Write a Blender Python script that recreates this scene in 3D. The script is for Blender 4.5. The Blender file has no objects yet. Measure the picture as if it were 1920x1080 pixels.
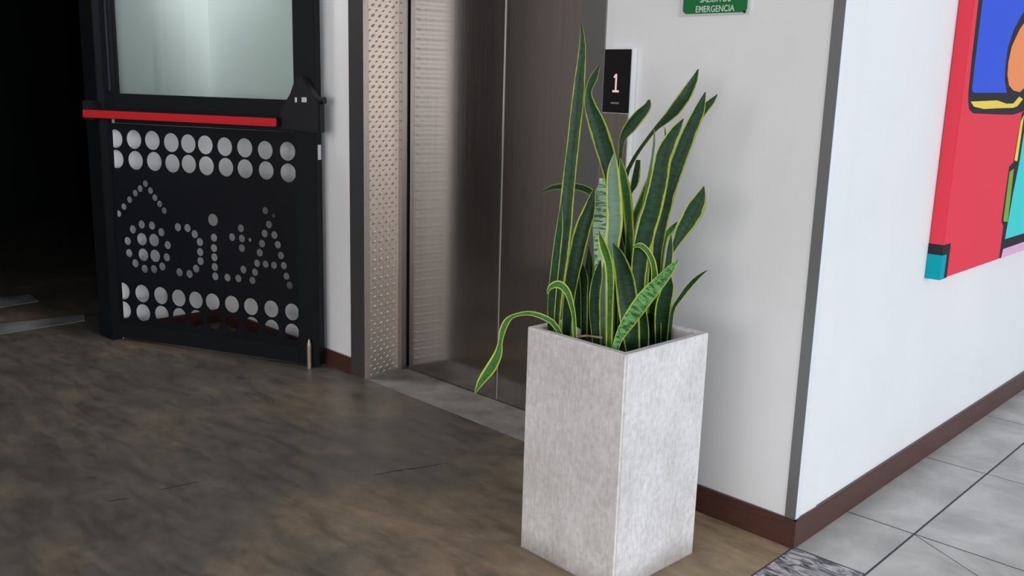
import bpy, bmesh, math, random
from mathutils import Vector, Matrix
random.seed(7)
C = bpy.context.scene.collection
PI = math.pi

# ------------------------------------------------------------ camera
cam_d = bpy.data.cameras.new('camera'); cam = bpy.data.objects.new('camera', cam_d); C.objects.link(cam)
cam_d.sensor_width = 36; cam_d.lens = 36 * 1773.7 / 1920; cam_d.clip_start = .05; cam_d.clip_end = 60
pitch, roll, yaw = .21332, .0286, -.75445
fw = Vector((math.sin(yaw), math.cos(yaw), 0)); rt = Vector((math.cos(yaw), -math.sin(yaw), 0)); up = Vector((0, 0, 1))
f2 = fw * math.cos(pitch) - up * math.sin(pitch); u2 = up * math.cos(pitch) + fw * math.sin(pitch)
r3 = rt * math.cos(roll) + u2 * math.sin(roll); u3 = u2 * math.cos(roll) - rt * math.sin(roll)
cam.matrix_world = Matrix(((r3.x, u3.x, -f2.x, 0), (r3.y, u3.y, -f2.y, 0), (r3.z, u3.z, -f2.z, 1.2), (0, 0, 0, 1)))
bpy.context.scene.camera = cam

# ------------------------------------------------------------ world, lights, exposure
sc = bpy.context.scene
sc.view_settings.view_transform = 'Standard'; sc.view_settings.look = 'None'
sc.view_settings.exposure = 0.0; sc.view_settings.gamma = 1.0; sc.view_settings.use_curve_mapping = False
w = bpy.data.worlds.new('world'); sc.world = w; w.use_nodes = True
w.node_tree.nodes['Background'].inputs[0].default_value = (.75, .85, 1, 1)
w.node_tree.nodes['Background'].inputs[1].default_value = .6
def area(name, loc, to, sx, sy, power, col):
    l = bpy.data.lights.new(name, 'AREA'); l.shape = 'RECTANGLE'; l.size = sx; l.size_y = sy; l.energy = power; l.color = col
    o = bpy.data.objects.new(name, l); C.objects.link(o); o.location = loc
    o.rotation_euler = (Vector(to) - Vector(loc)).to_track_quat('-Z', 'Y').to_euler()
    return o
area('daylight_side', (8.3, 1.2, 1.6), (0, 1.2, 1.4), 11.0, 2.5, 620, (.90, .95, 1.0))
area('daylight_rear', (.6, -6.8, 1.6), (.2, 0, 1.5), 8.0, 2.5, 330, (1.0, .97, .95))

area('alcove_fill', (-3.45, 1.92, 2.84), (-4.30, 1.98, 1.2), .25, .12, 26, (1.0, .98, .98))  # unseen fill light added to brighten the wall behind the glass door

# ------------------------------------------------------------ materials
def nmat(name):
    m = bpy.data.materials.new(name); m.use_nodes = True
    nt = m.node_tree; b = nt.nodes['Principled BSDF']
    return m, nt, b
def nd(nt, t, **k):
    n = nt.nodes.new(t)
    for a, v in k.items():
        if a.startswith('i_'): n.inputs[a[2:].replace('_', ' ')].default_value = v
        else: setattr(n, a, v)
    return n
def plain(name, col, rough=.6, metal=0, spec=.5):
    m, nt, b = nmat(name)
    b.inputs['Base Color'].default_value = (*col, 1); b.inputs['Roughness'].default_value = rough
    b.inputs['Metallic'].default_value = metal; b.inputs['Specular IOR Level'].default_value = spec
    return m
def coords(nt, scale, kind='Object'):
    tc = nd(nt, 'ShaderNodeTexCoord'); mp = nd(nt, 'ShaderNodeMapping'); mp.inputs['Scale'].default_value = scale
    nt.links.new(tc.outputs[kind], mp.inputs[0]); return mp.outputs[0]
def noise(nt, co, scale, detail=4, rough=.55, dist=0):
    n = nd(nt, 'ShaderNodeTexNoise'); n.inputs['Scale'].default_value = scale; n.inputs['Detail'].default_value = detail
    n.inputs['Roughness'].default_value = rough; n.inputs['Distortion'].default_value = dist
    nt.links.new(co, n.inputs['Vector']); return n.outputs['Fac']
def ramp(nt, fac, stops):
    r = nd(nt, 'ShaderNodeValToRGB'); e = r.color_ramp.elements
    while len(e) < len(stops): e.new(.5)
    for q, (p, c) in zip(e, stops): q.position = p; q.color = (*c, 1)
    nt.links.new(fac, r.inputs[0]); return r.outputs[0]
def mix(nt, fac, a, b, mode='MIX'):
    n = nd(nt, 'ShaderNodeMix', data_type='RGBA', blend_type=mode)
    if isinstance(fac, float): n.inputs[0].default_value = fac
    else: nt.links.new(fac, n.inputs[0])
    for s, v in ((6, a), (7, b)):
        if isinstance(v, tuple): n.inputs[s].default_value = (*v, 1)
        else: nt.links.new(v, n.inputs[s])
    return n.outputs[2]
def bump(nt, b, fac, strength=.3, dist=.002):
    n = nd(nt, 'ShaderNodeBump'); n.inputs['Strength'].default_value = strength; n.inputs['Distance'].default_value = dist
    nt.links.new(fac, n.inputs['Height']); nt.links.new(n.outputs[0], b.inputs['Normal'])
def noisy(name, c0, c1, scale, co=(1, 1, 1), rough=.6, bs=.15, metal=0, detail=4, spec=.5):
    m, nt, b = nmat(name); f = noise(nt, coords(nt, co), scale, detail)
    nt.links.new(ramp(nt, f, [(.3, c0), (.7, c1)]), b.inputs['Base Color'])
    b.inputs['Roughness'].default_value = rough; b.inputs['Metallic'].default_value = metal; b.inputs['Specular IOR Level'].default_value = spec
    if bs: bump(nt, b, f, bs)
    return m

M = {}
M['wall'] = noisy('white_wall_paint', (.74, .745, .76), (.80, .805, .82), 1.6, rough=.55, bs=.05)
M['ceiling'] = plain('ceiling_paint', (.7, .7, .7), .8)
M['brownwall'] = plain('taupe_wall', (.16, .13, .12), .7)
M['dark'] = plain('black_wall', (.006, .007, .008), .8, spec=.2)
M['black'] = plain('black_frame_metal', (.005, .006, .008), .5, spec=.15)
M['blacksheet'] = noisy('black_sheet_metal', (.003, .0035, .006), (.006, .0065, .010), 3, rough=.5, bs=.03, spec=.13)
M['blackplastic'] = plain('black_plastic', (.008, .008, .010), .4, spec=.2)
M['bluestile'] = plain('blue_black_stile', (.025, .028, .045), .3)
M['red'] = plain('red_bar', (.50, .012, .018), .5, spec=.2)
M['palestrip'] = noisy('pale_floor_strip', (.10, .11, .11), (.24, .25, .25), 7, rough=.7, bs=.1)
M['chrome'] = plain('bright_metal', (.8, .8, .8), .25, 1)
M['brass'] = plain('worn_bolt_metal', (.35, .30, .24), .45, .8)
M['panelwhite'] = plain('white_plastic', (.75, .76, .78), .4)
M['screen'] = plain('black_glass', (.004, .004, .005), .12)
M['seam'] = plain('seam_grey', (.30, .31, .31), .7)
M['gap'] = plain('gap_black', (.01, .009, .009), .8)
M['green'] = plain('sign_green', (.006, .16, .045), .35)
M['signwhite'] = plain('sign_white', (.55, .68, .60), .4)
M['acrylic'] = plain('sign_border', (.60, .62, .62), .3)
M['grout'] = plain('grout', (.085, .088, .10), .9)
M['soil'] = noisy('potting_soil', (.008, .006, .005), (.03, .022, .016), 60, rough=.95, bs=.8)
M['pebble'] = noisy('pebble', (.45, .42, .42), (.7, .68, .68), 30, rough=.7, bs=.2)
M['dry'] = plain('dry_leaf', (.45, .30, .18), .7)
M['guard'] = plain('corner_guard_metal', (.20, .21, .21), .42, .6)
M['guard_highlight'] = plain('corner_guard_highlight', (.82, .88, .92), .35, .2)  # same guard metal, the side flange's highlight painted in as a pale colour
def e_mat(name, col, s):
    m, nt, b = nmat(name); b.inputs['Base Color'].default_value = (0, 0, 0, 1)
    b.inputs['Emission Color'].default_value = (*col, 1); b.inputs['Emission Strength'].default_value = s; return m
M['digit'] = e_mat('lit_digit', (1, .78, .70), .75)
M['digit2'] = e_mat('lit_small_text', (.7, .72, .72), .16)
# concrete floor: grey-brown, trowelled, polished
m, nt, b = nmat('polished_concrete'); co = coords(nt, (1, 1, 1)); co2 = coords(nt, (.8, 2.6, 1))
tcr = nd(nt, 'ShaderNodeMapping'); tcr.inputs['Rotation'].default_value = (0, 0, .75); tcr.inputs['Scale'].default_value = (1.0, 3.4, 1)
nt.links.new(co, tcr.inputs[0])
f1 = noise(nt, co, 2.2, 8, .66, .5); f3 = noise(nt, tcr.outputs[0], 4.5, 9, .72, .5); f4 = noise(nt, co, 14, 6, .7)
base = ramp(nt, f1, [(.32, (.074, .070, .062)), (.50, (.106, .093, .078)), (.68, (.180, .134, .090))])
sx = nd(nt, 'ShaderNodeSeparateXYZ'); nt.links.new(co, sx.inputs[0])      # tan strip by the tiled hall, with window-side brightness painted into the colour
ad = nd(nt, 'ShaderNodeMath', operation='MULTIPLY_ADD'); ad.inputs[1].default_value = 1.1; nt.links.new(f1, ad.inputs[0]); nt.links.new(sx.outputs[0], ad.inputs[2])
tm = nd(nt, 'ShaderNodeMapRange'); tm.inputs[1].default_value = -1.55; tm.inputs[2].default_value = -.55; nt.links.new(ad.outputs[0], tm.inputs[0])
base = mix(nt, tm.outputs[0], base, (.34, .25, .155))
streak = ramp(nt, f3, [(.30, (.50, .50, .50)), (.50, (1, 1, 1)), (.74, (1.5, 1.48, 1.44))])
c = mix(nt, .8, base, streak, 'MULTIPLY')
fine = ramp(nt, f4, [(.3, (.75, .75, .75)), (.7, (1.2, 1.2, 1.2))])
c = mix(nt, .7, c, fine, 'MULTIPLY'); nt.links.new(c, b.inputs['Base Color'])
nt.links.new(ramp(nt, f3, [(.3, (.30, .30, .30)), (.7, (.48, .48, .48))]), b.inputs['Roughness'])
bump(nt, b, f4, .06, .002); M['concrete'] = m
# planter concrete
m, nt, b = nmat('planter_concrete'); co = coords(nt, (1, 1, 1))
f1 = noise(nt, co, 5, 6, .6, .4); f2_ = noise(nt, coords(nt, (26, 26, 5)), 6, 5, .7); f3 = noise(nt, co, 55, 5, .7)
c = ramp(nt, f1, [(.3, (.56, .54, .535)), (.7, (.74, .715, .725))])
c = mix(nt, .55, c, ramp(nt, f2_, [(.25, (.72, .72, .72)), (.6, (1.1, 1.1, 1.1))]), 'MULTIPLY')
c = mix(nt, .6, c, ramp(nt, f3, [(.3, (.75, .74, .74)), (.6, (1.08, 1.08, 1.08))]), 'MULTIPLY')
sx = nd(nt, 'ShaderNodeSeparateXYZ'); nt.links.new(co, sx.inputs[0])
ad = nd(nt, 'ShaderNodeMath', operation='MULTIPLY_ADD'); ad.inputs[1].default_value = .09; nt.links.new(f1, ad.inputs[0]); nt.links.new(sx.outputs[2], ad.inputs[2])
c = mix(nt, .8, c, ramp(nt, ad.outputs[0], [(.05, (.52, .49, .45)), (.115, (1, 1, 1))]), 'MULTIPLY')   # darker towards the foot
nt.links.new(c, b.inputs['Base Color']); b.inputs['Roughness'].default_value = .85
bump(nt, b, f3, .35, .003); M['planter'] = m
# floor tiles
def tile_mat(name, k):
    m, nt, b = nmat(name); tc = nd(nt, 'ShaderNodeTexCoord'); mp = nd(nt, 'ShaderNodeMapping'); mp.inputs['Location'].default_value = (k * 3.1, k * 1.7, 0)
    nt.links.new(tc.outputs['Object'], mp.inputs[0]); f = noise(nt, mp.outputs[0], 4.2, 8, .66, .5)
    nt.links.new(ramp(nt, f, [(.3, (.37, .37, .36)), (.5, (.53, .53, .515)), (.72, (.72, .715, .70))]), b.inputs['Base Color'])
    b.inputs['Roughness'].default_value = .48; bump(nt, b, f, .05); return m
M['tiles'] = [tile_mat('grey_stone_tile', i) for i in range(3)]
m, nt, b = nmat('mottled_tile'); f = noise(nt, coords(nt, (8, 26, 1)), 1.6, 8, .75, 1.2)
nt.links.new(ramp(nt, f, [(.42, (.05, .06, .085)), (.5, (.30, .30, .33)), (.56, (.62, .58, .58))]), b.inputs['Base Color'])
b.inputs['Roughness'].default_value = .5; bump(nt, b, f, .3); M['mottled'] = m
# baseboard, wood-look
m, nt, b = nmat('red_brown_skirting'); f = noise(nt, coords(nt, (3, 3, 60)), 2.5, 6, .7)
nt.links.new(ramp(nt, f, [(.3, (.045, .015, .011)), (.7, (.092, .036, .027))]), b.inputs['Base Color'])
b.inputs['Roughness'].default_value = .38; M['skirt'] = m
# brushed stainless doors (vertical brush)
def steel(name, c0, c1, rough, rr, sc_=(60, 60, .8), aniso=0, metal=1):
    m, nt, b = nmat(name); f = noise(nt, coords(nt, sc_), 3, 5, .7)
    nt.links.new(ramp(nt, f, [(.25, c0), (.75, c1)]), b.inputs['Base Color'])
    nt.links.new(ramp(nt, f, [(.2, (rough,) * 3), (.8, (rr,) * 3)]), b.inputs['Roughness'])
    b.inputs['Metallic'].default_value = metal; bump(nt, b, f, .02, .0005); return m
M['steel'] = steel('brushed_steel_door', (.44, .41, .39), (.54, .51, .49), .13, .17)
b = M['steel'].node_tree.nodes['Principled BSDF']; nt = M['steel'].node_tree
b.inputs['Anisotropic'].default_value = .85; tg = nd(nt, 'ShaderNodeTangent', direction_type='RADIAL', axis='Z'); nt.links.new(tg.outputs[0], b.inputs['Tangent'])
M['strip'] = steel('steel_frame_strip', (.40, .36, .33), (.50, .46, .43), .25, .35)
M['emboss'] = steel('embossed_steel', (.62, .56, .52), (.74, .68, .64), .42, .50, (30, 30, 30))
M['sill'] = noisy('worn_sill', (.15, .14, .13), (.29, .28, .26), 9, rough=.6, bs=.2)
m, nt, b = nmat('linen_steel'); co = coords(nt, (1, 1, 1))
v = nd(nt, 'ShaderNodeTexVoronoi'); v.inputs['Scale'].default_value = 420; nt.links.new(co, v.inputs['Vector'])
b.inputs['Base Color'].default_value = (.30, .31, .31, 1); b.inputs['Metallic'].default_value = 1; b.inputs['Roughness'].default_value = .42
bump(nt, b, v.outputs['Distance'], .35, .0008); M['linen'] = m
# green tinted pane
m, nt, b = nmat('tinted_glass'); nt.nodes.remove(b); out = nt.nodes['Material Output']
tr = nd(nt, 'ShaderNodeBsdfTransparent'); tr.inputs[0].default_value = (.89, .95, .93, 1); gl = nd(nt, 'ShaderNodeBsdfGlossy'); gl.inputs['Roughness'].default_value = .02
fr = nd(nt, 'ShaderNodeFresnel'); fr.inputs[0].default_value = 1.45; mx = nd(nt, 'ShaderNodeMixShader')
nt.links.new(fr.outputs[0], mx.inputs[0]); nt.links.new(tr.outputs[0], mx.inputs[1]); nt.links.new(gl.outputs[0], mx.inputs[2]); nt.links.new(mx.outputs[0], out.inputs[0]); M['glass'] = m
# leaves: U runs across the blade (0..1), V along it
def leaf_mat(name, dark, mid, edge, ew, band, bx_=1.6):
    m, nt, b = nmat(name); tc = nd(nt, 'ShaderNodeTexCoord'); s = nd(nt, 'ShaderNodeSeparateXYZ'); nt.links.new(tc.outputs['UV'], s.inputs[0])
    wn = noise(nt, coords(nt, (1, 1, 1)), 28, 3)
    mp = nd(nt, 'ShaderNodeMapping'); mp.inputs['Scale'].default_value = (bx_, 46, 1); nt.links.new(tc.outputs['UV'], mp.inputs[0])
    bn = noise(nt, mp.outputs[0], 1.0, 3, .6, .8)
    c = ramp(nt, bn, [(.5 - band * .3, dark), (.5 + band * .2, mid)])
    a = nd(nt, 'ShaderNodeMath', operation='SUBTRACT'); a.inputs[1].default_value = .5; nt.links.new(s.outputs[0], a.inputs[0])
    ab = nd(nt, 'ShaderNodeMath', operation='ABSOLUTE'); nt.links.new(a.outputs[0], ab.inputs[0])
    ma = nd(nt, 'ShaderNodeMath', operation='MULTIPLY_ADD'); ma.inputs[1].default_value = .16; nt.links.new(wn, ma.inputs[0]); nt.links.new(ab.outputs[0], ma.inputs[2])
    e = ramp(nt, ma.outputs[0], [(.58 - ew - .012, (0, 0, 0)), (.58 - ew + .012, (1, 1, 1))])
    c = mix(nt, e, c, edge); nt.links.new(c, b.inputs['Base Color']); b.inputs['Roughness'].default_value = .42
    b.inputs['Specular IOR Level'].default_value = .22
    return m
M['leaf_d'] = leaf_mat('leaf_dark', (.003, .018, .006), (.011, .048, .014), (.33, .42, .045), .085, .6)
M['leaf_y'] = leaf_mat('leaf_yellow_green', (.014, .075, .010), (.045, .14, .018), (.36, .44, .06), .17, .6)
M['leaf_p'] = leaf_mat('leaf_silver', (.085, .15, .10), (.14, .21, .15), (.40, .46, .05), .12, .9)
M['leaf_b'] = leaf_mat('leaf_banded', (.018, .085, .020), (.14, .32, .10), (.30, .42, .05), .07, .35)
M['leaf_s'] = leaf_mat('leaf_silver_banded', (.030, .13, .050), (.36, .50, .36), (.30, .42, .05), .045, .25, .9)

# ------------------------------------------------------------ helpers
def link(name, bm, mat, parent=None, smooth=False, loc=None, rz=None):
    me = bpy.data.meshes.new(name); bmesh.ops.recalc_face_normals(bm, faces=bm.faces); bm.to_mesh(me); bm.free()
    for x in (mat if isinstance(mat, (list, tuple)) else [mat]): me.materials.append(x)
    if smooth:
        for p in me.polygons: p.use_smooth = True
    o = bpy.data.objects.new(name, me); C.objects.link(o)
    if parent: o.parent = parent
    if loc: o.location = loc
    if rz is not None: o.rotation_euler = (0, 0, rz)
    return o
def box(bm, x0, x1, y0, y1, z0, z1, bev=0, mi=0):
    vs = [bm.verts.new((x, y, z)) for z in (z0, z1) for x, y in ((x0, y0), (x1, y0), (x1, y1), (x0, y1))]
    fs = [bm.faces.new([vs[i] for i in q]) for q in ((3, 2, 1, 0), (4, 5, 6, 7), (0, 1, 5, 4), (1, 2, 6, 5), (2, 3, 7, 6), (3, 0, 4, 7))]
    for f in fs: f.material_index = mi
    if bev:
        es = list({e for f in fs for e in f.edges}); r = bmesh.ops.bevel(bm, geom=es, offset=bev, segments=2, affect='EDGES', clamp_overlap=True)
        for f in r['faces']: f.material_index = mi
    return fs
def bx(*a, **k):
    bm = bmesh.new(); box(bm, *a, **k); return bm
def prism(bm, pts, axis, a, b, mi=0):   # pts 2D polygon extruded along axis from a to b
    def p3(p, t): return {'x': (t, p[0], p[1]), 'y': (p[0], t, p[1]), 'z': (p[0], p[1], t)}[axis]
    v0 = [bm.verts.new(p3(p, a)) for p in pts]; v1 = [bm.verts.new(p3(p, b)) for p in pts]; n = len(pts)
    fs = [bm.faces.new(v0), bm.faces.new(v1[::-1])] + [bm.faces.new((v0[i], v0[(i + 1) % n], v1[(i + 1) % n], v1[i])) for i in range(n)]
    for f in fs: f.material_index = mi
def cyl(bm, p0, p1, r, n=16, mi=0, r1=None):
    p0, p1 = Vector(p0), Vector(p1); d = (p1 - p0).normalized(); a = d.orthogonal().normalized(); b = d.cross(a); r1 = r if r1 is None else r1
    A = [bm.verts.new(p0 + (a * math.cos(2 * PI * i / n) + b * math.sin(2 * PI * i / n)) * r) for i in range(n)]
    B = [bm.verts.new(p1 + (a * math.cos(2 * PI * i / n) + b * math.sin(2 * PI * i / n)) * r1) for i in range(n)]
    fs = [bm.faces.new(A[::-1]), bm.faces.new(B)] + [bm.faces.new((A[i], A[(i + 1) % n], B[(i + 1) % n], B[i])) for i in range(n)]
    for f in fs: f.material_index = mi
def empty(name, loc, rz=0):
    o = bpy.data.objects.new(name, None); C.objects.link(o); o.location = loc; o.rotation_euler = (0, 0, rz); o.empty_display_size = .1; return o
def tag(o, label, cat, kind=None, group=None):
    o['label'] = label; o['category'] = cat
    if kind: o['kind'] = kind
    if group: o['group'] = group
    return o
def text_mesh(body, size, depth):
    cu = bpy.data.curves.new('t', 'FONT'); cu.body = body; cu.size = size; cu.extrude = depth; cu.align_x = 'CENTER'; cu.resolution_u = 3; cu.offset = size * .012
    o = bpy.data.objects.new('t', cu); C.objects.link(o); bpy.context.view_layer.update()
    me = bpy.data.meshes.new_from_object(o.evaluated_get(bpy.context.evaluated_depsgraph_get()))
    bpy.data.objects.remove(o); return me
LEAVES = [
 ('d', 0.05, [[-1.504,1.756,0.552,0.026],[-1.505,1.76,0.675,0.0339],[-1.502,1.767,0.756,0.0366],[-1.498,1.776,0.863,0.0353],[-1.497,1.783,0.955,0.0314],[-1.494,1.79,1.046,0.0289],[-1.491,1.8,1.174,0.0276],[-1.49,1.807,1.287,0.0158],[-1.496,1.805,1.346,0.0026]]),
 ('d', -0.3, [[-1.503,1.806,0.552,0.0238],[-1.498,1.805,0.669,0.029],[-1.49,1.807,0.739,0.0343],[-1.474,1.815,0.836,0.0368],[-1.458,1.824,0.904,0.0262],[-1.45,1.828,0.954,0.0026]]),
 ('d', 0.2, [[-1.503,1.916,0.552,0.0219],[-1.496,1.911,0.711,0.0218],[-1.494,1.902,0.853,0.019],[-1.501,1.889,0.924,0.0176],[-1.52,1.868,0.944,0.0163],[-1.546,1.841,0.948,0.0149],[-1.573,1.811,0.944,0.0108],[-1.596,1.787,0.927,0.0014]]),
 ('d', 0.0, [[-1.49,1.975,0.55,0.0194],[-1.49,1.968,0.762,0.0277],[-1.491,1.961,0.904,0.0332],[-1.499,1.951,0.986,0.0386],[-1.51,1.939,1.041,0.0455],[-1.524,1.923,1.097,0.0441],[-1.538,1.907,1.147,0.0303],[-1.543,1.902,1.184,0.0165],[-1.533,1.909,1.22,0.0193],[-1.522,1.918,1.253,0.0028]]),
 ('p', 0.1, [[-1.393,1.848,0.552,0.0156],[-1.396,1.84,0.716,0.0194],[-1.394,1.839,0.824,0.0336],[-1.392,1.839,0.877,0.0388],[-1.396,1.834,0.944,0.0375],[-1.398,1.83,1.0,0.0284],[-1.396,1.831,1.043,0.0026]]),
 ('s', 0.0, [[-1.452,1.874,0.552,0.012],[-1.454,1.863,0.703,0.0133],[-1.453,1.858,0.788,0.0199],[-1.452,1.856,0.848,0.0331],[-1.451,1.852,0.909,0.0357],[-1.447,1.853,0.949,0.0264],[-1.444,1.854,0.974,0.0026]]),
 ('y', -0.3, [[-1.339,1.774,0.552,0.0137],[-1.342,1.772,0.676,0.015],[-1.343,1.77,0.741,0.0187],[-1.348,1.766,0.79,0.0199],[-1.359,1.756,0.831,0.0187],[-1.367,1.748,0.865,0.0025]]),
 ('d', 0.2, [[-1.413,1.821,0.552,0.0207],[-1.421,1.814,0.641,0.0272],[-1.422,1.813,0.695,0.0285],[-1.418,1.817,0.743,0.0233],[-1.414,1.82,0.779,0.0026]]),
 ('d', -0.1, [[-1.314,1.84,0.552,0.0328],[-1.326,1.835,0.635,0.0456],[-1.334,1.832,0.688,0.0482],[-1.345,1.829,0.746,0.0432],[-1.36,1.819,0.798,0.028],[-1.372,1.812,0.828,0.0025]]),
 ('b', 0.1, [[-1.298,1.737,0.552,0.0097],[-1.288,1.737,0.614,0.0182],[-1.261,1.742,0.67,0.0325],[-1.227,1.751,0.728,0.037],[-1.193,1.762,0.775,0.0284],[-1.173,1.768,0.804,0.0189],[-1.159,1.772,0.825,0.0024]]),
 ('y', 0.2, [[-1.373,1.983,0.544,0.0175],[-1.361,1.973,0.613,0.02],[-1.346,1.959,0.702,0.0199],[-1.342,1.943,0.763,0.0158],[-1.348,1.925,0.797,0.0144],[-1.359,1.906,0.815,0.0131],[-1.369,1.89,0.811,0.0026]]),
 ('d', 0.0, [[-1.33,1.982,0.552,0.0292],[-1.324,1.97,0.62,0.0383],[-1.318,1.963,0.664,0.0408],[-1.307,1.961,0.708,0.0314],[-1.3,1.956,0.748,0.0039]]),
 ('d', 0.3, [[-1.307,1.983,0.552,0.0106],[-1.302,1.98,0.643,0.0118],[-1.285,1.989,0.686,0.0144],[-1.265,2.002,0.722,0.0157],[-1.249,2.013,0.743,0.0092],[-1.235,2.023,0.757,0.0013]]),
 ('d', 0.1, [[-1.338,1.982,0.552,0.0186],[-1.339,1.989,0.713,0.016],[-1.335,1.997,0.775,0.012],[-1.325,2.009,0.812,0.0201],[-1.312,2.025,0.857,0.0402],[-1.298,2.041,0.897,0.0456],[-1.289,2.052,0.929,0.0322],[-1.284,2.059,0.96,0.0027]]),
 ('y', 0.2, [[-1.351,1.982,0.552,0.016],[-1.353,1.986,0.697,0.0161],[-1.353,1.99,0.78,0.0161],[-1.349,1.996,0.825,0.0174],[-1.339,2.007,0.849,0.0174],[-1.329,2.017,0.868,0.0027]]),
 ('d', 0.05, [[-1.358,1.983,0.552,0.0214],[-1.357,1.977,0.753,0.024],[-1.353,1.977,0.836,0.0294],[-1.345,1.981,0.911,0.0347],[-1.335,1.987,0.972,0.0373],[-1.323,1.996,1.025,0.0373],[-1.308,2.008,1.087,0.0372],[-1.291,2.021,1.145,0.0292],[-1.28,2.029,1.192,0.0027]]),
 ('d', 0.0, [[-1.365,1.983,0.552,0.0161],[-1.362,1.989,0.751,0.0188],[-1.356,1.998,0.888,0.0215],[-1.345,2.01,0.983,0.0242],[-1.332,2.025,1.057,0.0242],[-1.318,2.039,1.11,0.0242],[-1.301,2.056,1.147,0.0229],[-1.287,2.07,1.169,0.0162],[-1.277,2.08,1.187,0.0013]]),
 ('d', -0.2, [[-1.459,1.984,0.552,0.0193],[-1.472,1.988,0.734,0.0194],[-1.482,1.992,0.888,0.0167],[-1.483,1.999,0.969,0.0112],[-1.473,2.013,1.013,0.0098],[-1.458,2.031,1.052,0.0098],[-1.439,2.054,1.093,0.0112],[-1.426,2.069,1.113,0.0196],[-1.409,2.088,1.14,0.0294],[-1.392,2.108,1.178,0.0309],[-1.379,2.125,1.217,0.0197],[-1.372,2.134,1.248,0.0028]]),
 ('d', 0.1, [[-1.47,1.981,0.552,0.0193],[-1.482,1.979,0.776,0.0208],[-1.49,1.979,0.944,0.0153],[-1.491,1.981,1.027,0.0111],[-1.49,1.984,1.068,0.0181],[-1.478,1.997,1.098,0.032],[-1.462,2.014,1.128,0.0306],[-1.449,2.027,1.15,0.0209],[-1.446,2.03,1.168,0.007]]),
 ('d', 0.1, [[-1.363,1.924,0.55,0.029],[-1.366,1.914,0.705,0.0368],[-1.363,1.913,0.787,0.0446],[-1.354,1.918,0.855,0.0498],[-1.343,1.926,0.915,0.0485],[-1.334,1.931,0.975,0.0445],[-1.326,1.935,1.04,0.0392],[-1.316,1.943,1.076,0.0314],[-1.304,1.953,1.105,0.0209],[-1.293,1.962,1.128,0.0013]]),
 ('p', -0.2, [[-1.353,1.933,0.552,0.0184],[-1.359,1.932,0.731,0.0211],[-1.359,1.935,0.826,0.0264],[-1.353,1.943,0.893,0.029],[-1.348,1.949,0.946,0.0304],[-1.345,1.953,0.992,0.0264],[-1.346,1.953,1.025,0.004]]),
 ('y', 0.2, [[-1.437,1.984,0.552,0.0164],[-1.442,1.98,0.683,0.0164],[-1.444,1.978,0.782,0.0192],[-1.44,1.981,0.852,0.0206],[-1.425,1.995,0.919,0.0192],[-1.412,2.008,0.975,0.0164],[-1.398,2.021,1.019,0.0151],[-1.389,2.03,1.062,0.0096],[-1.391,2.027,1.102,0.0014]]),
 ('p', 0.2, [[-1.408,1.984,0.552,0.0109],[-1.41,1.982,0.856,0.0109],[-1.404,1.987,0.965,0.0082],[-1.399,1.992,1.026,0.0068],[-1.398,1.994,1.066,0.0068],[-1.398,1.993,1.096,0.0014]]),
 ('y', 0.0, [[-1.43,1.984,0.552,0.0191],[-1.437,1.971,0.784,0.0218],[-1.442,1.964,0.867,0.0245],[-1.448,1.956,0.929,0.0273],[-1.455,1.948,0.977,0.0218],[-1.461,1.941,1.022,0.0027]]),
 ('y', 0.2, [[-1.414,1.738,0.552,0.0101],[-1.414,1.727,0.643,0.01],[-1.416,1.717,0.681,0.0125],[-1.422,1.704,0.716,0.0162],[-1.434,1.687,0.733,0.0175],[-1.446,1.671,0.726,0.0112],[-1.449,1.665,0.709,0.0012]]),
 ('d', 0.0, [[-1.504,1.873,0.552,0.027],[-1.509,1.869,0.658,0.0324],[-1.508,1.869,0.715,0.027],[-1.508,1.869,0.747,0.0027]]),
 ('d', 0.2, [[-1.502,1.854,0.552,0.0161],[-1.507,1.85,0.661,0.0188],[-1.511,1.846,0.731,0.0161],[-1.513,1.844,0.787,0.0027]]),
 ('y', 0.3, [[-1.466,1.765,0.552,0.0116],[-1.482,1.738,0.613,0.0129],[-1.501,1.709,0.637,0.0128],[-1.522,1.679,0.647,0.0102],[-1.542,1.649,0.641,0.0089],[-1.551,1.634,0.627,0.0152],[-1.554,1.623,0.603,0.0152],[-1.553,1.616,0.577,0.0114],[-1.552,1.608,0.549,0.0202],[-1.558,1.591,0.516,0.0251],[-1.568,1.569,0.485,0.0175],[-1.575,1.553,0.454,0.0025]]),
 ('d', 0.2, [[-1.349,1.978,0.55,0.0293],[-1.353,1.974,0.6,0.0347],[-1.358,1.969,0.656,0.032],[-1.36,1.967,0.712,0.0027]]),
 ('d', 0.2, [[-1.505,1.9,0.552,0.0272],[-1.508,1.897,0.654,0.0327],[-1.51,1.895,0.739,0.0245],[-1.512,1.894,0.793,0.0027]]),
 ('d', -0.2, [[-1.468,1.983,0.552,0.0304],[-1.472,1.979,0.663,0.0387],[-1.473,1.977,0.764,0.0304],[-1.476,1.975,0.834,0.0028]]),
 ('d', 0.3, [[-1.388,1.983,0.552,0.0297],[-1.383,1.971,0.665,0.0376],[-1.379,1.962,0.751,0.0294],[-1.381,1.948,0.828,0.0027]]),
 ('d', -0.3, [[-1.307,1.873,0.552,0.0229],[-1.31,1.87,0.612,0.028],[-1.316,1.865,0.666,0.0229],[-1.322,1.859,0.713,0.0025]]),
 ('d', 0.3, [[-1.503,1.744,0.552,0.0156],[-1.503,1.744,0.677,0.0207],[-1.499,1.747,0.759,0.0207],[-1.494,1.752,0.852,0.0169],[-1.492,1.754,0.918,0.0026]]),
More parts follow.
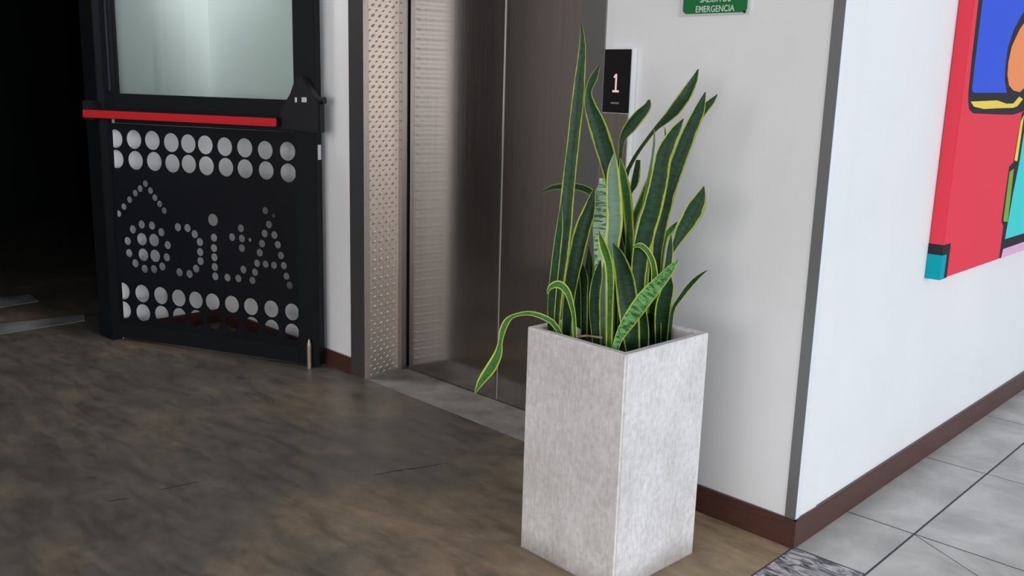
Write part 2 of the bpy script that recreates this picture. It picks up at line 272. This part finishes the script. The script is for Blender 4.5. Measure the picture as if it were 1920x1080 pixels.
 ('d', 0.3, [[-1.426,1.981,0.552,0.0218],[-1.431,1.976,0.656,0.0246],[-1.437,1.97,0.77,0.0273],[-1.443,1.965,0.909,0.0027],[-1.435,1.972,0.963,0.0218],[-1.431,1.976,1.018,0.0136]]),
 ('d', 0.3, [[-1.322,1.982,0.552,0.0185],[-1.325,1.98,0.675,0.0238],[-1.325,1.98,0.73,0.0238],[-1.323,1.982,0.799,0.0185],[-1.322,1.983,0.839,0.0026]]),
 ('p', 0.3, [[-1.437,1.875,0.55,0.0132],[-1.44,1.872,0.642,0.0159],[-1.442,1.87,0.725,0.0132],[-1.436,1.875,0.815,0.0026]])]
DOTS = [(0.1088,0.9136,0.0436),(0.2096,0.9147,0.043),(0.308,0.9151,0.0423),(0.4074,0.9108,0.0417),(0.4955,0.9103,0.0412),(0.5823,0.9092,0.0407),(0.6803,0.9064,0.0401),(0.779,0.9066,0.0396),(0.8785,0.9019,0.039),(0.9852,0.9027,0.0385),(0.1083,0.825,0.0437),(0.2124,0.8245,0.043),(0.3126,0.8251,0.0424),(0.4081,0.8219,0.0418),(0.4938,0.8242,0.0413),(0.5838,0.8216,0.0407),(0.6823,0.8212,0.0402),(0.7778,0.8202,0.0396),(0.8806,0.8191,0.0391),(0.9863,0.815,0.0385),(0.0998,0.2292,0.0409),(0.2077,0.2288,0.0403),(0.3111,0.2304,0.0397),(0.4079,0.2292,0.0392),(0.4995,0.2299,0.0387),(0.588,0.2305,0.0382),(0.688,0.2308,0.0377),(0.7856,0.231,0.0372),(0.8879,0.2319,0.0367),(0.9901,0.2299,0.0362),(0.1005,0.1419,0.0411),(0.2077,0.1396,0.0404),(0.3108,0.1444,0.0399),(0.408,0.1454,0.0393),(0.5001,0.1467,0.0388),(0.5907,0.1473,0.0383),(0.6865,0.147,0.0378),(0.7881,0.1483,0.0373),(0.8881,0.148,0.0368),(0.9889,0.1425,0.0364),(0.066,0.5518,0.0078),(0.1018,0.5827,0.015),(0.1336,0.6161,0.0149),(0.1675,0.6494,0.0148),(0.2002,0.6806,0.0147),(0.2282,0.7026,0.0147),(0.2584,0.7259,0.0146),(0.2836,0.697,0.0146),(0.3057,0.668,0.0145),(0.3295,0.6421,0.0145),(0.3524,0.6144,0.0145),(0.1759,0.5177,0.0185),(0.2258,0.5434,0.0183),(0.282,0.5434,0.0182),(0.3315,0.5176,0.018),(0.362,0.4631,0.018),(0.3534,0.4076,0.0181),(0.1434,0.4623,0.0186),(0.1473,0.4082,0.0186),(0.1793,0.365,0.0186),(0.2293,0.3444,0.0184),(0.2804,0.3476,0.0183),(0.3271,0.364,0.0182),(0.223,0.4777,0.028),(0.2892,0.4788,0.0278),(0.2259,0.4076,0.0281),(0.2908,0.4083,0.0278),(0.4211,0.5468,0.018),(0.4718,0.5471,0.0179),(0.5086,0.5232,0.0178),(0.5339,0.4911,0.0178),(0.5331,0.447,0.0178),(0.5333,0.4071,0.0179),(0.5077,0.3713,0.0179),(0.4714,0.344,0.0181),(0.4183,0.3461,0.0182),(0.6065,0.5926,0.0264),(0.608,0.5161,0.0174),(0.6059,0.4704,0.0174),(0.6062,0.4302,0.0174),(0.6063,0.3876,0.0174),(0.6072,0.3467,0.0175),(0.7469,0.5675,0.0165),(0.701,0.5261,0.0166),(0.7501,0.5242,0.0165),(0.7905,0.5215,0.0082),(0.7485,0.4826,0.0166),(0.7512,0.4419,0.0166),(0.7517,0.4398,0.0166),(0.7525,0.3903,0.0166),(0.7256,0.3488,0.0167),(0.6699,0.3473,0.0168),(0.8707,0.6517,0.015),(0.9109,0.633,0.0081),(0.8873,0.5944,0.0162),(0.8649,0.5543,0.0163),(0.8504,0.5104,0.0163),(0.8374,0.4706,0.0164),(0.912,0.5522,0.0162),(0.9279,0.5122,0.0161),(0.9416,0.4679,0.0161),(0.8228,0.4239,0.016),(0.8653,0.4239,0.0159),(0.9067,0.4231,0.0158),(0.9549,0.4261,0.0157),(0.8107,0.3842,0.016),(0.7969,0.3472,0.0161),(0.9668,0.3814,0.0157),(0.9816,0.3446,0.0157)]
# ------------------------------------------------------------ structure
WA = -math.radians(1.65); WO = (-1.045, 2.24, 0)       # the lift wall: corner point and heading (local x right, y into the wall)
H = 2.9
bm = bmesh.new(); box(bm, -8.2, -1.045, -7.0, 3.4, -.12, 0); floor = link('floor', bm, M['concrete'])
tag(floor, 'polished grey-brown concrete floor with trowel marks', 'floor', 'structure')
link('grout_bed', bx(-1.0445, 9.0, -7.0, 8.0, -.12, -.0013), M['grout'], floor)
for (x0, y0, x1, y1, w_) in ((-2.52, 1.191, -2.491, 1.312, .0035), (-2.547, 1.045, -2.518, 1.102, .003), (-2.182, 1.717, -2.093, 1.95, .0035)):
    bm = bmesh.new(); n = 12; d = Vector((x1 - x0, y1 - y0)); nn = Vector((-d.y, d.x)).normalized(); A_, B_ = [], []
    for i in range(n + 1):
        p = Vector((x0, y0)) + d * (i / n) + nn * random.uniform(-.003, .003); hw = w_ * math.sin(PI * (i + .3) / (n + .6))
        A_.append((p + nn * hw * random.uniform(.3, 1)).to_tuple()); B_.append((p - nn * hw * random.uniform(.3, 1)).to_tuple())
    prism(bm, A_ + B_[::-1], 'z', -.001, .0006); link('crack', bm, M['soil'], floor)
# tiles: columns at -1.045 / -.842 / +.61..., rows from y 1.956
xs = [-1.0425, -.842] + [-.842 + .61 * k for k in range(1, 8)]; ys = [1.956 + .61 * k for k in range(-8, 10)]
g = .0036; first = None; shared = {}
def tile(x0, x1, y0, y1, m):
    key = (round(x1 - x0, 3), round(y1 - y0, 3), m.name)
    if key not in shared:
        b_ = bx(-(x1 - x0) / 2 + g, (x1 - x0) / 2 - g, -(y1 - y0) / 2 + g, (y1 - y0) / 2 - g, -.012, 0)
        o = link('tile', b_, m, floor); shared[key] = o.data
    else:
        o = bpy.data.objects.new('tile', shared[key]); C.objects.link(o); o.parent = floor
    o.location = ((x0 + x1) / 2, (y0 + y1) / 2, random.uniform(-.0004, .0004))
for i in range(len(xs) - 1):
    for j in range(len(ys) - 1):
        y0, y1 = ys[j], ys[j + 1]
        if i == 0 and abs(y0 - 1.956) < .01:
            tile(xs[0], xs[1], 2.244, y1, M['tiles'][0]); tile(xs[0], xs[1], y0, 2.244, M['mottled']); continue
        if i == 1 and abs(y0 - 1.956) < .01:      # this tile is cut along a diagonal
            X0, X1 = xs[1] + g, xs[2] - g; a0, a1 = y0 + g, y1 - g; yc = 2.244 - .02
            for poly in ([(X0, a0), (X1, a0), (X1, yc - .0016), (X0, a1 - .0032)], [(X0 + .003, a1), (X1, yc + .0016), (X1, a1)]):
                b_ = bmesh.new(); prism(b_, poly, 'z', -.012, 0); link('tile', b_, M['tiles'][1], floor)
            continue
        tile(xs[i], xs[i + 1], y0, y1, M['tiles'][(i * 2 + j) % 3])

# lift wall (with the lift opening) and its run on to the left
bm = bmesh.new()
box(bm, -3.15, -2.013, 0, .12, 0, H); box(bm, -.731, -.0, 0, .12, 0, H); box(bm, -2.013, -.731, 0, .12, 2.2, H)
w_b = link('wall_back', bm, M['wall'], loc=WO, rz=WA); tag(w_b, 'white painted wall around the lift doors', 'wall', 'structure')
bm = bx(-1.165, -1.045, 2.2435, 8.0, 0, H); w_r = link('wall_right', bm, M['wall']); tag(w_r, 'bright white wall carrying the colourful painting', 'wall', 'structure')
# left wall: short return behind the glass door, doorway, then taupe wall
bm = bmesh.new(); box(bm, -4.30, -4.18, 1.84, 2.45, 0, H); w_l = link('wall_left', bm, M['wall']); tag(w_l, 'short white wall seen through the glass door', 'wall', 'structure')
bm = bmesh.new(); box(bm, -4.181, -4.170, 1.842, 2.05, .068, H); link('wall_panel', bm, M['wall'], w_l)
bm = bmesh.new(); box(bm, -4.30, -4.18, -7, .62, 0, H); box(bm, -4.30, -4.18, .62, 1.79, 2.2, H)
w_l2 = link('wall_side', bm, M['brownwall']); tag(w_l2, 'taupe wall left of the dark doorway', 'wall', 'structure')
bm = bx(-8.2, 9.0, -7.0, 8.0, H, H + .1); o = link('ceiling', bm, M['ceiling']); tag(o, 'plain pale ceiling', 'ceiling', 'structure')
bm = bmesh.new(); box(bm, -8.3, 9.0, -7.12, -7.0, 0, H); o = link('wall_front', bm, M['ceiling']); tag(o, 'pale wall behind the viewer', 'wall', 'structure')
# dark room beyond the doorway
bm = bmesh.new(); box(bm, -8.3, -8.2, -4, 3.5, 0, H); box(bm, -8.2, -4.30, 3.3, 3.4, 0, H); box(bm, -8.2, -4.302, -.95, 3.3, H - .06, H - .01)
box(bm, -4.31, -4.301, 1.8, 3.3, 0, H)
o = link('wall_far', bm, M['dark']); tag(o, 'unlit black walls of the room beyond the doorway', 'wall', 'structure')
# pale strips on the dark floor
for nm, pts in (('trim_1', [(-5.40, 1.30), (-5.10, 1.30), (-5.155, 1.83), (-5.34, 1.85)]), ('trim_2', [(-4.83, 1.25), (-4.60, 1.25), (-4.60, 1.84), (-4.72, 1.89)])):
    bm = bmesh.new(); prism(bm, pts, 'z', .0005, .003); o = link(nm, bm, M['palestrip'])
    tag(o, 'pale strip on the dark floor ' + ('farther past the doorway' if nm == 'trim_1' else 'just past the doorway'), 'floor strip', 'structure')

# baseboards
bm = bmesh.new(); box(bm, -.731, .0105, -.0105, 0, 0, .08, .001); o = link('baseboard_back', bm, M['skirt'], loc=WO, rz=WA); tag(o, 'red-brown skirting board right of the lift', 'skirting board', 'structure')
bm = bmesh.new(); box(bm, -3.13, -2.013, -.0105, 0, 0, .070, .001); o = link('baseboard_left', bm, M['skirt'], loc=WO, rz=WA); tag(o, 'red-brown skirting board left of the lift', 'skirting board', 'structure')
bm = bmesh.new(); box(bm, -1.045, -1.0345, 2.229, 8, 0, .08, .001); o = link('baseboard_right', bm, M['skirt']); tag(o, 'red-brown skirting board below the painting', 'skirting board', 'structure')
bm = bmesh.new(); box(bm, -4.18, -4.1695, 1.842, 2.32, 0, .066, .001); o = link('baseboard_return', bm, M['skirt']); tag(o, 'red-brown skirting board seen through the door holes', 'skirting board', 'structure')
# corner guard
t = empty('trim_3', WO, WA); tag(t, 'grey metal corner guard between the two white walls', 'corner guard', 'structure')
link('front_flange', bx(-.027, .003, -.003, 0, .08, H), M['guard'], t); link('side_flange', bx(.0005, .003, 0, .022, .08, H), M['guard_highlight'], t)

# ------------------------------------------------------------ elevator
ev = empty('elevator', WO, WA); tag(ev, 'brushed steel lift doors set in embossed steel jambs', 'elevator')
# front jamb faces
link('jamb_face', bx(-2.013, -1.917, -.006, .02, 0, 2.3), M['linen'], ev)
link('jamb_face', bx(-.827, -.731, -.006, .02, 0, 2.3), M['linen'], ev)
link('header_panel', bx(-1.917, -.827, -.006, .02, 2.2, 2.3), M['linen'], ev)
# reveals with raised studs
def reveal(x0, x1, sgn):
    bm = bmesh.new(); prism(bm, [(x0, .02), (x1, .19), (x1 - sgn * .02, .19), (x0 - sgn * .02, .02)], 'z', 0, 2.2); return link('reveal_panel', bm, M['emboss'], ev)
rl = reveal(-1.917, -1.945, 1)
rr_ = reveal(-.827, -.80, -1)
link('reveal_panel', bx(-1.94, -.80, .02, .19, 2.2, 2.215), M['emboss'], ev)
link('edge_fold', bx(-1.919, -1.9165, -.0065, .02, 0, 2.2), M['emboss'], ev)
def studs(xa, xb, sgn, par):
    vs, fs = [], []
    nz = int(2.18 / .019); d = Vector((xb - xa, .17)).normalized()
    for j in range(nz):
        for i in range(6):
            v = .004 + i * .037 + (.0185 if j % 2 else 0)
            if v > .168: continue
            z = .012 + j * .019; k = v / .17
            cx = xa + (xb - xa) * k; cy = .02 + v; a, b_ = (.0125, .0085) if j % 2 else (.0085, .0050); tl = .30
            c0 = len(vs)
            for q in range(6):
                an = q * PI / 3; e1 = a * math.cos(an); e2 = b_ * math.sin(an) * .7 + e1 * tl
                vs.append((cx + d.x * e1, cy + d.y * e1, z + e2))
            vs.append((cx + sgn * .0024, cy, z))
            for q in range(6): fs.append((c0 + q, c0 + (q + 1) % 6, c0 + 6))
    me = bpy.data.meshes.new('embossed_studs'); me.from_pydata(vs, [], fs); me.materials.append(M['emboss'])
    o = bpy.data.objects.new('embossed_studs', me); C.objects.link(o); o.parent = par; o['kind'] = 'stuff'
studs(-1.917, -1.945, 1, rl); studs(-.827, -.80, -1, rr_)
# inner frame strip, dark gap, two sliding leaves
link('frame_strip', bx(-1.95, -1.921, .185, .213, 0, 2.2, bev=.001), M['strip'], ev)
link('frame_strip', bx(-.83, -.795, .185, .213, 0, 2.2, bev=.001), M['strip'], ev)
link('shaft_back', bx(-2.0, -.75, .25, .27, 0, 2.3), M['gap'], ev)
a_ = link('door_panel', bx(-1.912, -1.379, .218, .24, .006, 2.2, bev=.002), M['steel'], ev); 
b_ = link('door_panel', bx(-1.373, -.80, .2185, .24, .006, 2.2, bev=.002), M['steel'], ev)
link('door_seal', bx(-1.3785, -1.3735, .2195, .235, .006, 2.2), M['seam'], ev)
link('sill', bx(-1.95, -.80, .0, .25, -.03, .0015), M['sill'], ev)

# call panel on the wall
cp = empty('call_panel', WO, WA); tag(cp, 'lift call panel with black display reading 1 beside the jamb', 'call panel')
link('casing', bx(-.7135, -.611, -.022, 0, .925, 1.308, bev=.002), M['panelwhite'], cp)
link('display', bx(-.7115, -.6155, -.0265, -.0215, 1.124, 1.303, bev=.001), M['screen'], cp)
link('face_plate', bx(-.7115, -.6155, -.0255, -.0215, .930, 1.122, bev=.001), M['strip'], cp)
bm = bmesh.new(); cx = -.664
for (x0, x1, z0, z1) in ((-.0028, .0028, 1.188, 1.234), (-.009, -.0028, 1.223, 1.228), (-.006, -.002, 1.228, 1.232), (-.0115, .0115, 1.182, 1.188)): box(bm, cx + x0, cx + x1, -.0275, -.0262, z0, z1)
link('digit', bm, M['digit'], cp)
link('small_lettering', bx(cx - .016, cx + .014, -.0272, -.0262, 1.149, 1.154), M['digit2'], cp)

# emergency sign
sg = empty('emergency_sign', WO, WA); tag(sg, 'green emergency exit sign with white lettering on the wall', 'sign')
link('backing_plate', bx(-.474, -.255, -.006, 0, 1.390, 1.535, bev=.001), M['acrylic'], sg)
bm = bmesh.new(); prism(bm, [(-.460, 1.402), (-.450, 1.395), (-.272, 1.395), (-.262, 1.402), (-.262, 1.530), (-.468 + .006, 1.530)], 'y', -.0075, -.0055); link('green_face', bm, M['green'], sg)
for body, z, s in (('EMERGENCIA', 1.3985, .0232), ('SALIDA DE', 1.4235, .0232)):
    me = text_mesh(body, s, .0004); me.materials.append(M['signwhite']); o = bpy.data.objects.new('lettering', me); C.objects.link(o); o.parent = sg
    o.location = (-.359, -.0082, z); o.rotation_euler = (PI / 2, 0, 0); o.scale = (.86, 1, 1)
bm = bmesh.new(); box(bm, -.42, -.30, -.0082, -.0074, 1.455, 1.52); link('pictogram_panel', bm, M['signwhite'], sg)
bm = bmesh.new(); cyl(bm, (-.268, 0, 1.396), (-.268, -.009, 1.396), .0035, 12); link('screw', bm, M['gap'], sg)

# ------------------------------------------------------------ glass door (open leaf)
DA = math.atan2(.434, 1.006); D0 = (-4.244, 1.814, 0)
dr = empty('door_1', D0, DA); tag(dr, 'black framed glass door with red push bar and perforated lower panel', 'door', 'structure')
TH = .022   # half thickness, local -y faces the viewer
bm = bmesh.new(); prism(bm, [(.012, .012), (.080, .012), (.080, 1.0), (.112, 1.0), (.112, 2.15), (.012, 2.15)], 'y', -TH, TH); link('stile', bm, M['black'], dr)
link('stile_edge', bx(.030, .048, -TH - .004, -TH + .001, 1.12, 2.15), M['bluestile'], dr)
link('stile_edge', bx(.096, .104, -TH - .003, -TH + .001, 1.12, 2.15), M['bluestile'], dr)
link('stile', bx(1.022, 1.122, -TH, TH, .012, 2.15, bev=.002), M['black'], dr)
link('rail', bx(.112, 1.022, -TH, TH, .982, 1.108, bev=.002), M['black'], dr)
link('rail', bx(.078, 1.024, -TH, TH, .012, .082, bev=.002), M['black'], dr)
link('rail', bx(.112, 1.022, -TH, TH, 2.05, 2.15, bev=.002), M['black'], dr)
link('glass_pane', bx(.110, 1.024, -.003, .003, 1.106, 2.052), M['glass'], dr)
# perforated sheet
cu = bpy.data.curves.new('p', 'CURVE'); cu.dimensions = '2D'; cu.fill_mode = 'BOTH'; cu.extrude = .0012
def spl(pts):
    s = cu.splines.new('POLY'); s.points.add(len(pts) - 1); s.use_cyclic_u = True
    for q, p in zip(s.points, pts): q.co = (p[0], p[1], 0, 1)
spl([(.06, .076), (1.062, .076), (1.062, .981), (.06, .981)])
for (u, z, r) in DOTS:
    r = min(r, .455 * min(math.hypot(u - p[0], z - p[1]) * 2 * r / (r + p[2]) for p in DOTS if (p[0], p[1]) != (u, z)))
    n = 28 if r > .025 else 16
    spl([(u + r * .96 * math.cos(2 * PI * k / n), z + r * math.sin(2 * PI * k / n)) for k in range(n)])
o = bpy.data.objects.new('p', cu); C.objects.link(o); bpy.context.view_layer.update()
me = bpy.data.meshes.new_from_object(o.evaluated_get(bpy.context.evaluated_depsgraph_get())); bpy.data.objects.remove(o)
me.name = 'perforated_panel'; me.materials.clear(); me.materials.append(M['blacksheet'])
o = bpy.data.objects.new('perforated_panel', me); C.objects.link(o); o.parent = dr; o.rotation_euler = (PI / 2, 0, 0); o.location = (0, -TH + .004, 0)
# push bar and its lock case
bar = link('push_bar', bx(.004, .986, -.088, -.050, 1.002, 1.040, bev=.004), M['black'], dr)
link('red_strip', bx(.006, .984, -.092, -.086, 1.004, 1.036, bev=.002), M['red'], bar)
link('end_bracket', bx(-.002, .06, -.085, -TH, .995, 1.075, bev=.004), M['blackplastic'], dr)
bm = bmesh.new(); prism(bm, [(.965, .995), (1.165, .985), (1.165, 1.10), (1.135, 1.135), (1.09, 1.20), (1.055, 1.20), (1.035, 1.13), (.985, 1.075)], 'y', -.062, -TH)
bmesh.ops.bevel(bm, geom=bm.edges[:], offset=.004, segments=2, affect='EDGES'); lk = link('lock_case', bm, M['blackplastic'], dr)
link('latch_plate', bx(1.086, 1.108, -.066, -.061, 1.103, 1.122, bev=.001), M['chrome'], lk)
link('latch_plate', bx(1.055, 1.064, -.066, -.061, 1.101, 1.121, bev=.001), M['chrome'], lk)
bm = bmesh.new(); cyl(bm, (1.150, -.045, 1.112), (1.180, -.045, 1.112), .014, 20); link('knob', bm, M['blackplastic'], lk)
bm = bmesh.new(); cyl(bm, (1.080, -TH - .011, .0), (1.080, -TH - .011, .10), .010, 14); cyl(bm, (1.080, -TH - .011, .10), (1.080, -TH - .011, .125), .010, 14, r1=.004); link('floor_bolt', bm, M['brass'], dr)
link('strike_plate', bx(1.1205, 1.1245, -.012, .012, .875, .935), M['chrome'], dr)
# hinge-side frame post
t = empty('door_frame', (-4.18, 1.79, 0)); tag(t, 'dark metal door frame post at the hinge side of the glass door', 'door frame', 'structure')
t.name = 'trim_4'
link('post', bx(-.13, .004, 0, .048, 0, 2.2, bev=.003), M['black'], t)

# ------------------------------------------------------------ painting
pt = empty('painting', (-1.0435, 2.982, .645)); tag(pt, 'colourful abstract canvas painting hanging on the white wall', 'painting')
def pc(name, col): return plain('paint_' + name, col, .6, spec=.15)
PM = [pc('red', (.76, .050, .080)), pc('black', (.025, .022, .028)), pc('blue', (.040, .10, .66)), pc('yellow', (.80, .62, .09)), pc('orange', (.85, .28, .11)),
      pc('turquoise', (.06, .62, .62)), pc('green', (.20, .38, .05)), pc('pink', (.72, .42, .62)), pc('teal', (.0, .34, .42))]
link('canvas', bx(0, .043, 0, 1.25, 0, 1.25, bev=.002), PM[0], pt)
def shape(pts, mi, lift):
    bm = bmesh.new(); prism(bm, [(y - 2.982, z - .645) for y, z in pts], 'x', .042, .0434 + lift * .0004); return link('painted_shape', bm, PM[mi], pt)
def arc(cy, cz, r, a0, a1, n=10, k=1): return [(cy + r * math.cos(math.radians(a0 + (a1 - a0) * i / n)), cz + r * k * math.sin(math.radians(a0 + (a1 - a0) * i / n))) for i in range(n + 1)]
shape([(3.012, 1.62), (3.02, 1.32), (3.028, 1.212), (3.036, 1.185), (3.055, 1.160), (3.094, 1.149), (3.30, 1.145), (3.488, 1.143), (3.55, 1.150), (3.66, 1.16), (3.95, 1.3), (3.95, 1.62)], 1, 0)
shape([(3.046, 1.60), (3.050, 1.35), (3.054, 1.224), (3.060, 1.214), (3.082, 1.21), (3.387, 1.214), (3.350, 1.25), (3.338, 1.287), (3.335, 1.353), (3.37, 1.41), (3.43, 1.46), (3.50, 1.50), (3.62, 1.60)], 2, 1)
shape([(3.057, 1.184), (3.303, 1.189), (3.40, 1.179), (3.471, 1.18), (3.524, 1.203), (3.569, 1.195), (3.52, 1.172), (3.477, 1.166), (3.30, 1.164), (3.185, 1.162), (3.091, 1.169)], 3, 1)
shape([(3.64, 1.55), (3.52, 1.47), (3.43, 1.415), (3.375, 1.36), (3.362, 1.31), (3.37, 1.27), (3.40, 1.238), (3.453, 1.222), (3.526, 1.218), (3.60, 1.245), (3.80, 1.33), (3.86, 1.5)], 4, 1)
shape([(3.583, 1.152), (3.561, .981), (3.523, .969), (3.520, .78), (3.55, .76), (3.553, .648), (4.10, .648), (4.10, 1.20), (3.9, 1.25), (3.62, 1.15)], 1, 0)
shape([(3.635, 1.107), (3.630, .987), (3.608, .877), (3.587, .712), (4.06, .712), (4.06, 1.16), (3.75, 1.15)], 5, 1)
shape([(3.577, .96), (3.590, .773), (3.539, .779), (3.533, .95)], 6, 1)
shape([(3.606, 1.143), (3.604, .984), (3.569, .988), (3.580, 1.121)], 3, 1)
shape([(3.583, .677), (4.06, .68), (4.06, .6455), (3.572, .6455)], 7, 1)
shape([(3.2, 1.89), (3.25, 1.70), (3.55, 1.66), (3.9, 1.70), (3.95, 1.89)], 1, 0); shape([(3.24, 1.86), (3.28, 1.73), (3.55, 1.69), (3.87, 1.73), (3.91, 1.86)], 3, 1)
# the corner block wraps round the canvas edge
bm = bmesh.new(); box(bm, -.0012, .0440, -.0012, .060, -.0005, .108); link('painted_shape', bm, PM[1], pt)
bm = bmesh.new(); box(bm, -.0005, .0448, -.0020, .033, -.0008, .076); link('painted_shape', bm, PM[8], pt)

# ------------------------------------------------------------ planter
PS = .162; PH = .602
pl = empty('planter', (-1.380, 1.861, 0), -math.radians(2.9)); tag(pl, 'tall square pale concrete planter standing beside the lift', 'planter')
bm = bmesh.new(); r = .0
tt = .022
def ring(s, z): return [bm.verts.new((x * s, y * s, z)) for x, y in ((-1, -1), (1, -1), (1, 1), (-1, 1))]
R_ = [ring(PS - .002, 0), ring(PS, .006), ring(PS, PH - .004), ring(PS - .003, PH), ring(PS - tt + .003, PH), ring(PS - tt, PH - .004), ring(PS - tt, .5)]
bm.faces.new(R_[0][::-1]); bm.faces.new(R_[-1])
for a, b2 in zip(R_, R_[1:]):
    for i in range(4): bm.faces.new((a[i], a[(i + 1) % 4], b2[(i + 1) % 4], b2[i]))
es = [e for e in bm.edges if abs(e.verts[0].co.z - e.verts[1].co.z) > .2 and abs(e.verts[0].co.x) > PS - .01]
bmesh.ops.bevel(bm, geom=es, offset=.005, segments=3, affect='EDGES')
link('shell', bm, M['planter'], pl)
bm = bmesh.new(); n = 14; s = PS - tt - .0005
G = [[bm.verts.new((-s + 2 * s * i / n, -s + 2 * s * j / n, .551 + random.uniform(-.006, .006))) for j in range(n + 1)] for i in range(n + 1)]
for i in range(n):
    for j in range(n): bm.faces.new((G[i][j], G[i + 1][j], G[i + 1][j + 1], G[i][j + 1]))
link('soil', bm, M['soil'], pl, True)
def pebble(x, y, z, r, lab):
    bm = bmesh.new(); bmesh.ops.create_icosphere(bm, subdivisions=2, radius=r)
    for v in bm.verts: v.co = Vector((v.co.x * 1.1, v.co.y * .9, v.co.z * 1.0)) * (1 + .12 * math.sin(v.co.x * 260 + 1) * math.cos(v.co.z * 210))
    o = link('pebble', bm, M['pebble'], None, True, (x, y, z)); tag(o, lab, 'stone')
pebble(-1.505, 1.838, .572, .020, 'pale rounded stone on the soil at the left of the planter')
pebble(-1.262, 1.972, .568, .014, 'small pale stone on the soil at the right of the planter')

# ------------------------------------------------------------ snake plant
sp = empty('snake_plant', (-1.405, 1.9, .55)); tag(sp, 'snake plant with tall yellow-edged green leaves in the concrete planter', 'plant')
def catmull(P, t):
    n = len(P) - 1; x = t * n; i = min(int(x), n - 1); f = x - i
    p0, p1, p2, p3 = P[max(i - 1, 0)], P[i], P[i + 1], P[min(i + 2, n)]
    return [0.5 * ((2 * b) + (c - a) * f + (2 * a - 5 * b + 4 * c - d) * f * f + (3 * b - a - 3 * c + d) * f ** 3) for a, b, c, d in zip(p0, p1, p2, p3)]
camv = Vector((0, 0, 1.2))
def leaf(kind, rot, P, k):
    N = 26; rows = []; bm = bmesh.new(); uv = bm.loops.layers.uv.new('UVMap'); cs = [-1, -.72, -.35, 0, .35, .72, 1]
    pts = [catmull(P, i / N) for i in range(N + 1)]; c_ = [Vector(p[:3]) for p in pts]; wd = [max(p[3], .0008) for p in pts]
    out = Vector((.73, -.68, 0)).normalized()     # open side of the clump
    side0 = None
    for i in range(N + 1):
        T = (c_[min(i + 1, N)] - c_[max(i - 1, 0)]).normalized()
        s_ = T.cross(out).normalized(); a = rot + .12 * math.sin(i * .21 + k)
        s_ = Matrix.Rotation(a, 3, T) @ s_; nrm = s_.cross(T).normalized()
        if nrm.dot(out) < 0: nrm = -nrm
        hw = wd[i] * .5 * 1.04 / max(.75, math.cos(a)); row = []
        for lay in (1, -1):
            for u in cs:
                dip = (u * u - .4) * hw * .38
                th = .0012 * (1 - abs(u) ** 3)
                row.append((bm.verts.new(c_[i] + s_ * (u * hw) + nrm * (dip + lay * th)), (u + 1) / 2))
        rows.append(row)
    m = len(cs)
    def face(q):
        f = bm.faces.new([x[0] for x in q]); f.smooth = True
        return f
    for i in range(N):
        for lay in (0, 1):
            for j in range(m - 1):
                a, b2 = lay * m + j, lay * m + j + 1
                q = [rows[i][a], rows[i][b2], rows[i + 1][b2], rows[i + 1][a]]; f = face(q)
                for lp, x, v in zip(f.loops, q, (i, i, i + 1, i + 1)): lp[uv].uv = (x[1], v / N)
        for a, b2 in ((0, m), (m - 1, 2 * m - 1)):
            q = [rows[i][a], rows[i][b2], rows[i + 1][b2], rows[i + 1][a]]; f = face(q)
            for lp, x, v in zip(f.loops, q, (i, i, i + 1, i + 1)): lp[uv].uv = (x[1], v / N)
    o = link('leaf', bm, M['leaf_' + kind], sp, False)
    for p in o.data.polygons: p.use_smooth = True
    o.data.transform(Matrix.Translation((1.405, -1.9, -.55)))
    return o
for k, (kind, rot, P) in enumerate(LEAVES): leaf(kind, rot, P, k)
# a dried stalk lying across the front
pts = [(-1.470, 1.762, .566), (-1.45, 1.77, .583), (-1.42, 1.785, .592), (-1.385, 1.805, .590)]
bm = bmesh.new()
for a, b2 in zip(pts, pts[1:]): cyl(bm, a, b2, .0028, 8)
o = link('dried_stalk', bm, M['dry'], sp, True); o.data.transform(Matrix.Translation((1.405, -1.9, -.55))); o['label'] = 'thin dried beige stalk'
